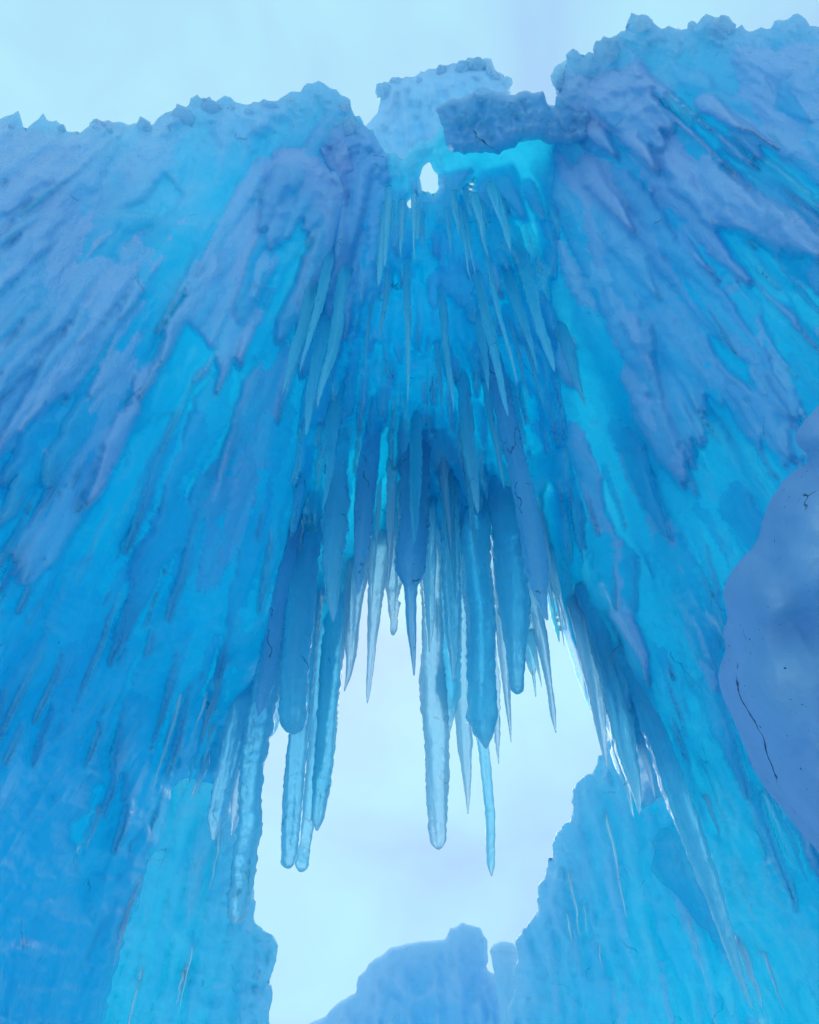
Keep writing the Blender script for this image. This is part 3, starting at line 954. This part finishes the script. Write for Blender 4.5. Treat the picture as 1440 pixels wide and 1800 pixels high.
# ribs running down the faces
def rib(parent, u0, v0, length, wpx, mat, seed, d=0.05, flat=0.55, name='ice_rib', du=0.0, blunt=0.0, p=0.8, fn=None):
    fn = fn or BASE
    a, r = fan(u0, v0)
    m = max(10, int(length / 9))
    s = np.linspace(0, 1, m)
    uu, vv = unfan(a + du * s, r + length * s)
    uu = uu + max(wpx * 0.35, 4) * perlin(s * 4 + seed, 0 * s, 0 * s + 0.5)
    t = fn(uu, vv) - d * np.minimum(1, 0.2 + s * 4) + 0.03
    A = at(uu, vv, t)
    R = spindle(m, wpx / 2 / FPX * float(t.mean()), blunt, p)
    return loft(name, A, R, mat, parent, nseg=10, flat=flat, lobes=0.35, ripple=0.09, seed=seed)


rnd = random.Random(9)
k = 0
for i in range(55):
    while True:
        u = rnd.uniform(-60, 560); v = rnd.uniform(230, 1500)
        if u < 560 - (v - 230) * 0.18: break
    hi = v < 700
    L = rnd.uniform(90, 330); w = rnd.uniform(7, 26)
    frosty = rnd.random() < (0.6 if hi else 0.12)
    if not inside(LEFT_POLY, *foot(u, v, L)): continue
    rib(left, u, v, L, w, M_FROST if frosty else M_WALL, 300 + i, d=rnd.uniform(0.04, 0.15), flat=rnd.uniform(0.35, 0.7), p=rnd.uniform(0.5, 1.1))
for i in range(60):
    while True:
        u = rnd.uniform(960, 1480); v = rnd.uniform(150, 1500)
        if u > 960 + (v - 150) * 0.15: break
    hi = v < 800
    L = rnd.uniform(90, 330); w = rnd.uniform(7, 26)
    frosty = rnd.random() < (0.55 if hi else 0.12)
    if not inside(RIGHT_POLY, *foot(u, v, L)): continue
    rib(right, u, v, L, w, M_FROST if frosty else M_WALL, 600 + i, d=rnd.uniform(0.04, 0.14), flat=rnd.uniform(0.35, 0.7), p=rnd.uniform(0.5, 1.1))

# ------------------------------------------------------------------ crest frost: knobs along the top
def knob(parent, p, r, rnd, mat=None):
    mat = mat or M_CREST
    nu_, nv_ = 20, 13
    k = rnd.uniform(0, 90)
    th = np.linspace(0, np.pi, nv_); ph = np.linspace(0, 2 * np.pi, nu_, endpoint=False)
    TH, PHI = np.meshgrid(th, ph, indexing='ij')
    D = np.stack([np.sin(TH) * np.cos(PHI), np.sin(TH) * np.sin(PHI), np.cos(TH)], -1)
    q = 1 + 0.30 * fbm(D[..., 0] * 1.6 + k * 5, D[..., 1] * 1.6, D[..., 2] * 1.6, 2) + 0.22 * np.abs(perlin(D[..., 0] * 4 + k, D[..., 1] * 4, D[..., 2] * 4))
    sc_ = np.array([rnd.uniform(.8, 1.2), rnd.uniform(.8, 1.2), rnd.uniform(.8, 1.3)]) * r
    V = (D * q[..., None] * sc_).reshape(-1, 3) + np.asarray(p)
    a = (np.arange(nv_ - 1)[:, None] * nu_ + np.arange(nu_)[None])
    b = (np.arange(nv_ - 1)[:, None] * nu_ + (np.arange(nu_)[None] + 1) % nu_)
    F = np.stack([a, a + nu_, b + nu_, b], -1).reshape(-1, 4)
    return make_mesh('frost_knob', V, F, mat, parent)


def crest_knobs(parent, line, n, rmin, rmax, tfn, rnd, below=30, mat=None, sink=0.0):
    P = np.array(line, float)
    seg = np.hypot(*np.diff(P, axis=0).T)
    cum = np.concatenate([[0], np.cumsum(seg)])
    for i in range(n):
        s = rnd.uniform(0, cum[-1])
        u = np.interp(s, cum, P[:, 0]); v = np.interp(s, cum, P[:, 1])
        r = rmin + (rmax - rmin) * rnd.random() ** 2
        v += r * 0.6 + abs(rnd.gauss(0, below * 0.5)); u += rnd.uniform(-6, 6)
        t = float(tfn(np.array([u]), np.array([v]))[0]) + rnd.uniform(-0.12, 0.12) + sink
        knob(parent, at(u, v, t), r * t / FPX, rnd, mat)


rnd = random.Random(21)
crest_knobs(left, CREST_L[2:], 34, 4, 22, BASE, rnd, 12)
crest_knobs(right, CREST_R[:-1], 32, 5, 26, BASE, rnd, 12)

# the ice block lodged across the crest, and the pale crest rising behind it
blk = sheet('ice_block', [(770, 190), (786, 170), (815, 165), (870, 166), (955, 158), (966, 178), (1020, 190), (1060, 200), (1072, 225), (1060, 248), (1000, 250), (950, 245), (900, 256), (860, 266), (790, 265), (776, 240)],
            lambda u, v: BASE(u, v) - 0.32 + 0.3 * np.clip((u - 930) / 110, 0, 1), M_FROST, None, front=0.14, back=0.22, edge=22, step=3, rough=11, seg=4, relief=0.06, lumps=0.05, seed=31, rscale=2.2, stretch=0.5, scallop=0.012)
tag(blk, 'grey-blue bar of ice lying across the crest under the pale back ridge', 'ice block')
crb = [(600, 340), (630, 230), (668, 200), (668, 152), (700, 142), (740, 128), (790, 118), (830, 107), (862, 113), (886, 140), (892, 170), (930, 200), (930, 285), (800, 280), (735, 285), (690, 340)]
ridge = empty('ice_ridge', at(760, 250, 6.6), 'pale frosted ridge rising behind the notch in the crest', 'ice ridge')
T_RIDGE = lambda u, v: 6.2 + 0 * u
rnd = random.Random(8)
sheet('ridge_face', crb, T_RIDGE, M_CREST, ridge, front=0.12, back=0.2, edge=30, step=3.5, rough=6, relief=0.05, lumps=0.03, seed=33, crest=crb[1:11],
      drips=drips_for(70, (600, 920), (110, 260), ok, (4, 13), (50, 150), (0.0, 0.06), (0, 1), lambda u, v: 0.5), frost=(crb[1:11], lambda u, v: 0.3 + 0 * u))
rnd = random.Random(22)
crest_knobs(ridge, crb[3:11], 34, 5, 16, T_RIDGE, rnd, 14)

# ------------------------------------------------------------------ things seen through the opening and the near bulge
def lobe(u, v, ru, rv, h):
    k_ = np.linspace(0, 2 * np.pi, 28, endpoint=False)
    return (np.stack([u + ru * np.cos(k_), v + rv * np.sin(k_)], -1), h, min(ru, rv) * 0.95, 0.0, 0.0, 2)


bulge = sheet('ice_bulge', chaikin([(2250, 420), (1900, 440), (1640, 540), (1500, 640), (1442, 705), (1405, 750), (1396, 778), (1428, 808), (1385, 836), (1350, 880), (1340, 920), (1330, 960), (1300, 985), (1275, 1025), (1270, 1055), (1280, 1085), (1270, 1110), (1278, 1140), (1268, 1165), (1262, 1195), (1278, 1240), (1300, 1290), (1330, 1370), (1400, 1450), (1440, 1500), (1560, 1640), (1700, 1850), (1800, 2200), (1900, 2500), (2250, 2500)], 1),
              lambda u, v: 2.55 - 0.0009 * (u - 1300) * np.exp(-np.maximum(0, u - 1600) / 900), M_SMOOTH, None, front=0.30, back=0.35, edge=130, step=5, rough=2, relief=0.05, seed=41, rscale=1.6, stretch=0.8, melt=10, lumps=0.02,
              plates=[lobe(1440, 790, 90, 90, 0.13), lobe(1430, 960, 120, 140, 0.18), lobe(1340, 1060, 75, 80, 0.13), lobe(1380, 1200, 130, 120, 0.18), lobe(1330, 1200, 60, 60, 0.08), lobe(1440, 1400, 120, 140, 0.13), lobe(1520, 1150, 140, 200, 0.16)])
tag(bulge, 'smooth rounded bulge of grey-blue ice with dark dirt streaks at the right edge', 'ice bulge')

tower_t = lambda u, v: 7.4 - 0.0012 * (u - 900)
TW = [(1060, 1330), (1036, 1360), (1012, 1384), (1003, 1420), (998, 1440), (982, 1462), (974, 1500), (954, 1542), (950, 1572), (944, 1600), (925, 1626), (910, 1656), (904, 1692), (900, 1760), (880, 1850), (860, 2150), (1540, 2150), (1540, 1250), (1100, 1250)]
tower = empty('ice_tower', (1.9, 7.0, 0), 'cyan ice tower with a bumpy sloping edge seen through the arch, right side', 'ice tower')
rnd = random.Random(14)
sheet('tower_face', TW, tower_t, M_FAR, tower, front=0.15, back=0.35, edge=40, step=4, rough=9, seg=5, relief=0.05, lumps=0.0, stretch=0.08, seed=51, crest=TW[:16],
      drips=drips_for(330, (880, 1540), (1250, 1900), ok, (4, 18), (90, 380), (0, 0.05), (0, 0.7), lambda u, v: 0.06), frost=(TW[:16], lambda u, v: 0.2 + 0 * u), scallop=0.006)
sheet('ice_lobe', [(1146, 1480), (1160, 1460), (1200, 1450), (1260, 1470), (1320, 1560), (1360, 1700), (1300, 1700), (1240, 1640), (1190, 1580), (1150, 1530)], lambda u, v: tower_t(u, v) - 0.30, M_FAR, tower, front=0.12, back=0.2, edge=60, step=4, rough=7, relief=0.05, seed=52,
      drips=drips_for(70, (1140, 1380), (1440, 1650), ok, (5, 20), (90, 260), (0, 0.06), (0.3, 1), lambda u, v: 0.15))

PL = [(200, 1350), (390, 1350), (430, 1450), (440, 1560), (452, 1590), (446, 1620), (470, 1652), (487, 1672), (484, 1702), (470, 1732), (478, 1762), (480, 1850), (490, 2200), (60, 2200), (120, 1700)]
pillar_t = lambda u, v: 5.6 + 0.0008 * (u - 300)
pillar = empty('ice_pillar', (-1.4, 5.6, 0), 'bright blue ice pillar with a scalloped edge behind the lower left wall', 'ice pillar')
sheet('pillar_face', PL, pillar_t, M_FAR, pillar, front=0.12, back=0.3, edge=32, step=4, rough=8, seg=5, relief=0.05, stretch=0.08, seed=53, crest=PL[2:12],
      drips=drips_for(220, (120, 490), (1300, 1900), ok, (4, 18), (90, 380), (0, 0.05), (0, 0.5), lambda u, v: 0.10), frost=(PL[2:13], lambda u, v: 0.2 + 0 * u), scallop=0.006)

MD = [(480, 1850), (545, 1800), (575, 1786), (600, 1760), (625, 1746), (630, 1716), (650, 1692), (690, 1666), (740, 1656), (784, 1650), (792, 1632), (815, 1621), (843, 1630), (856, 1655), (857, 1690), (853, 1702), (872, 1712), (880, 1740), (1000, 1760), (1000, 2100), (420, 2100)]
mound = empty('ice_mound', (0.3, 12.0, 0), 'pale distant ice mound with a rounded knob, low in the sky opening', 'ice mound')
sheet('mound_face', MD, lambda u, v: 11.5 + 0 * u, M_MOUND, mound, front=0.4, back=1.2, edge=40, step=3.5, rough=4, seg=5, relief=0.05, seed=55, stretch=0.06,
      drips=drips_for(90, (480, 960), (1650, 1800), ok, (4, 14), (60, 200), (0, 0.05), (0, 1), lambda u, v: 0.05), frost=(MD[1:18], lambda u, v: 0.9 + 0 * u))  # high frost level adds to the haze painted on the mound
kn = sheet('ice_pinnacle', [(862, 1672), (868, 1660), (880, 1655), (902, 1658), (914, 1674), (912, 1700), (930, 1760), (930, 1850), (880, 1850), (875, 1740), (866, 1700)], lambda u, v: 10.6 + 0 * u, M_MOUND, None, front=0.25, back=0.35, edge=26, step=4, rough=2, relief=0.05, seed=56, frost=([(862, 1672), (880, 1655), (914, 1674)], lambda u, v: 0.5 + 0 * u))
tag(kn, 'small pale ice knob standing beside the distant mound, left of the tower', 'ice knob')

# ------------------------------------------------------------------ single icicles in the opening
def icicle(label, u0, v0, u1, v1, wpx, mat, seed, blunt=0.0, p=0.8, flat=0.8, mid=None, dY=0.0, Y=None, up=80, lobes=0.30, ripple=0.065, neck=0.9, bulge=0.15, bend=0.0):
    if Y is None:
        Y = float(BASE(np.array([u0]), np.array([v0]))[0] * rays(u0, v0)[1]) - 0.05 + dY
    wpx = wpx * 0.88
    L = math.hypot(u1 - u0, v1 - v0)
    m = max(16, int(L / 5))
    s = np.linspace(-up / L if up else 0, 1, m)
    uu = u0 + (u1 - u0) * s + bend * np.sin(np.clip(s, 0, 1) * np.pi)
    vv = v0 + (v1 - v0) * s
    t = Y / rays(uu, vv)[:, 1]
    A = at(uu, vv, t)
    A = wander(A, 0.22 * wpx / FPX * float(t.mean()), seed, 1.3)
    R = spindle(m, 1, blunt, p, neck, bulge) * (wpx / 2 / FPX * t)
    if mid is not None:
        R = np.interp(np.clip(s, 0, 1), mid[0], mid[1]) * wpx / 2 / FPX * t
    R = R * (1 + 0.8 * np.clip(1 - (s - s[0]) / (0.30 - s[0]), 0, 1) ** 2)
    o = loft('icicle', A, R, mat, None, nseg=30, flat=flat, lobes=lobes * 0.8, ripple=ripple, seed=seed, groove=0.13, rip=20 + 13 * (seed % 3))
    return tag(o, label, 'icicle', 'icicles hanging in the arch opening')


I, Pm = M_ICICLE, M_PALE
icicle('long dark speckled icicle leaning right, tip beside the right edge of the sky opening', 858, 600, 968, 1090, 50, M_DARK, 1, mid=([0, .2, .5, .72, .82, .93, 1], [.5, .8, .8, .95, 1, .4, .1]), lobes=.12)
icicle('dark forked icicle left of centre, longer left prong', 728, 780, 726, 1186, 58, M_DARK, 2, mid=([0, .3, .5, .56, .62, .8, 1], [.8, .95, 1, .9, .45, .32, .05]))
icicle('short dark prong beside the forked icicle left of centre', 752, 860, 758, 1142, 44, I, 3, mid=([0, .4, .6, .8, 1], [.7, .7, .5, .4, .05]))
icicle('rippled dark icicle with glassy beads in the middle of the curtain', 790, 820, 794, 1200, 36, I, 4, mid=([0, .3, .6, .7, .85, 1], [.8, 1, 1, .9, .6, .08]), ripple=.1)
icicle('thick column icicle ending in a rounded bulb, hung over the thin bent icicle', 835, 900, 848, 1318, 60, I, 5, mid=([0, .3, .78, .86, .92, .96, 1], [.85, 1, .95, 1.0, .72, .42, .08]), lobes=.22)
icicle('thin bent blue icicle reaching lowest in the opening', 838, 1240, 866, 1540, 23, I, 6, up=30, mid=([0, .1, .3, .7, .93, 1], [.6, .9, 1, .9, .7, .1]), Y=4.05, bend=6)
icicle('broad dark icicle with a flat cut tip, right of centre', 888, 860, 910, 1221, 66, I, 7, mid=([0, .3, .6, .75, .98, 1], [1, 1, .9, .62, .42, .2]), lobes=.2)
icicle('hooked side branch with two thin prongs, right of the flat-tipped icicle', 915, 1040, 944, 1226, 34, I, 8, mid=([0, .4, .6, .75, .8, 1], [.9, .9, .7, .45, .2, .06]), lobes=.4)
icicle('tiny needle prong right of the hooked icicle', 938, 1140, 952, 1208, 12, I, 9, up=30, mid=([0, .5, 1], [1, .5, .05]), Y=3.6)
icicle('long pale flat-ended icicle, widest of the pale ones, low in the centre', 757, 960, 767, 1490, 48, Pm, 10, mid=([0, .2, .6, .85, .985, 1], [.7, .85, 1, .85, .62, .3]), flat=.6, lobes=.3)
icicle('ragged blue icicle between the pale flat-ended and the column icicle', 790, 950, 792, 1292, 52, I, 11, mid=([0, .5, .8, .9, 1], [.8, .9, .9, .5, .08]), dY=.1, lobes=.4)
icicle('pale tapering icicle behind the column with the rounded bulb', 806, 1000, 820, 1432, 34, Pm, 12, mid=([0, .4, .7, .85, 1], [.9, 1, .9, .5, .06]), dY=.12)
icicle('long slim pale icicle right of the flat-tipped icicle, curving to a fine point', 920, 960, 980, 1290, 34, Pm, 13, mid=([0, .3, .6, .75, .9, 1], [1, .95, .6, .36, .4, .06]), dY=.1)
icicle('thin pale icicle between the column and the flat-tipped icicle', 872, 960, 897, 1304, 24, Pm, 14, mid=([0, .4, .7, .85, 1], [.8, 1, .7, .4, .05]), dY=.12)
icicle('knotted thin icicle clinging to the right side of the column icicle', 862, 1060, 878, 1342, 20, Pm, 15, mid=([0, .4, .7, .8, 1], [.8, .9, .7, .6, .05]), ripple=.2)
icicle('small glassy needle at the right rim of the opening', 975, 1010, 992, 1136, 16, Pm, 16, mid=([0, .4, 1], [1, .5, .05]))
icicle('dark smooth icicle with a sharp tip, above the left part of the opening', 650, 760, 630, 1046, 44, M_DARK, 17, mid=([0, .3, .6, .9, 1], [.8, 1, .85, .4, .05]), lobes=.15)
icicle('rippled blue icicle ending above the left rim of the opening', 592, 780, 584, 1092, 46, I, 18, mid=([0, .3, .7, .9, 1], [.8, 1, .8, .5, .05]), ripple=.12)
icicle('pale wavy icicle hanging alone at the left of the opening', 668, 950, 644, 1236, 36, Pm, 19, mid=([0, .2, .5, .7, .95, 1], [1, 1, .7, .45, .2, .05]), lobes=.35)
icicle('lumpy glassy icicle like a string of beads, left of the forked icicle', 692, 940, 692, 1118, 34, Pm, 20, mid=([0, .3, .5, .6, .72, .82, .93, 1], [.9, .9, 1, .6, .75, .4, .6, .2]), ripple=.2)
icicle('pale blade of ice on the left rim of the opening', 632, 990, 605, 1216, 40, Pm, 21, mid=([0, .4, .7, 1], [1, .8, .5, .05]))
icicle('stubby blue icicle with a round end, left of the double icicle', 535, 960, 516, 1286, 56, I, 22, blunt=.9, mid=([0, .4, .93, .985, 1], [.9, 1, .95, .6, .2]), lobes=.12)
icicle('double icicle, left leg, ending beside a bead of light', 545, 1040, 505, 1526, 42, I, 23, mid=([0, .3, .7, .9, .985, 1], [1, 1.1, .9, .85, .6, .3]), lobes=.3, dY=.08)
icicle('double icicle, right leg, ending lower than its twin', 580, 1060, 533, 1530, 38, I, 24, mid=([0, .3, .7, .9, .98, 1], [1, 1, .8, .55, .7, .3]), lobes=.35, dY=.1)
icicle('rough blue icicle right of the double icicle', 598, 1030, 558, 1462, 44, I, 25, mid=([0, .3, .8, .95, 1], [1, 1, .85, .6, .1]), dY=.12)
icicle('pointed dark icicle in front of the left rim', 508, 960, 458, 1262, 40, M_DARK, 26, mid=([0, .5, .8, .93, 1], [.7, .8, .8, .6, .06]))
icicle('long club-ended icicle, lowest on the left side', 490, 1080, 406, 1622, 52, I, 27, blunt=.8, mid=([0, .3, .6, .9, .98, 1], [.8, 1, .9, .85, .6, .2]), lobes=.28, ripple=.12)
icicle('short pointed icicle on the left, before the bright pillar', 432, 1190, 376, 1480, 44, I, 28, mid=([0, .4, .85, 1], [.8, 1, .8, .1]))
icicle('thin white icicle tucked against the long club-ended one', 462, 1170, 404, 1470, 30, Pm, 29, mid=([0, .4, .8, 1], [.8, 1, .7, .06]))
icicle('slim pale icicle on the right rim of the opening', 1020, 1080, 1072, 1350, 34, Pm, 30, mid=([0, .4, .8, 1], [1, .9, .6, .06]))
icicle('ragged icicle hanging before the cyan tower on the right', 1062, 1120, 1126, 1428, 50, I, 31, mid=([0, .4, .75, 1], [1, 1, .6, .06]), lobes=.35)
icicle('small icicle right of the ragged one before the cyan tower', 1098, 1200, 1148, 1402, 28, Pm, 32, mid=([0, .5, 1], [1, .7, .06]))
rb = icicle('long bright-edged rib of ice running down the lower right wall', 1130, 1220, 1326, 1775, 48, I, 33, mid=([0, .3, .6, .85, 1], [.8, 1, .8, .4, .06]), dY=-.05)
# thin pale strands added as sky highlights along ridge edges of the lower faces
rnd = random.Random(77)
def threads(par, n, ub, vb, wl, d, fn, poly, first):
    k = 0
    while k < n:
        u = rnd.uniform(*ub); v = rnd.uniform(*vb); L = rnd.uniform(50, 240)
        if not (inside(poly, u, v, 25) and inside(poly, *foot(u, v, L), 8)):
            continue
        rib(par, u, v, L, rnd.uniform(*wl), M_GLINT, first + k, d=rnd.uniform(*d), flat=1.0, fn=fn, p=0.5)
        k += 1


threads(left, 6, (100, 420), (1150, 1650), (3, 8), (0.15, 0.2), BASE, LEFT_POLY, 900)
threads(pillar, 6, (250, 460), (1420, 1700), (3, 6), (0.22, 0.26), pillar_t, PL, 930)
threads(tower, 9, (960, 1300), (1380, 1720), (3, 6), (0.27, 0.32), tower_t, TW, 960)
threads(right, 12, (1080, 1420), (1000, 1650), (3, 8), (0.14, 0.2), BASE, RIGHT_POLY, 1000)
rnd = random.Random(64)
for par, poly, n, ub, vb, first in ((left, LEFT_POLY, 12, (170, 420), (1120, 1600), 1100), (right, RIGHT_POLY, 12, (1070, 1400), (1050, 1650), 1140)):
    k = 0
    while k < n:
        u = rnd.uniform(*ub); v = rnd.uniform(*vb); L = rnd.uniform(70, 190)
        if not (inside(poly, u, v, 4) and not inside(poly, u, v, 110) and inside(poly, *foot(u, v, L * 0.6), 0)):
            continue
        rib(par, u, v, L, rnd.uniform(8, 20), M_ICICLE if k % 3 else M_PALE, first + k, d=rnd.uniform(0.12, 0.2), flat=0.9, name='icicle', p=0.6)
        k += 1
print('objects', len(bpy.data.objects))
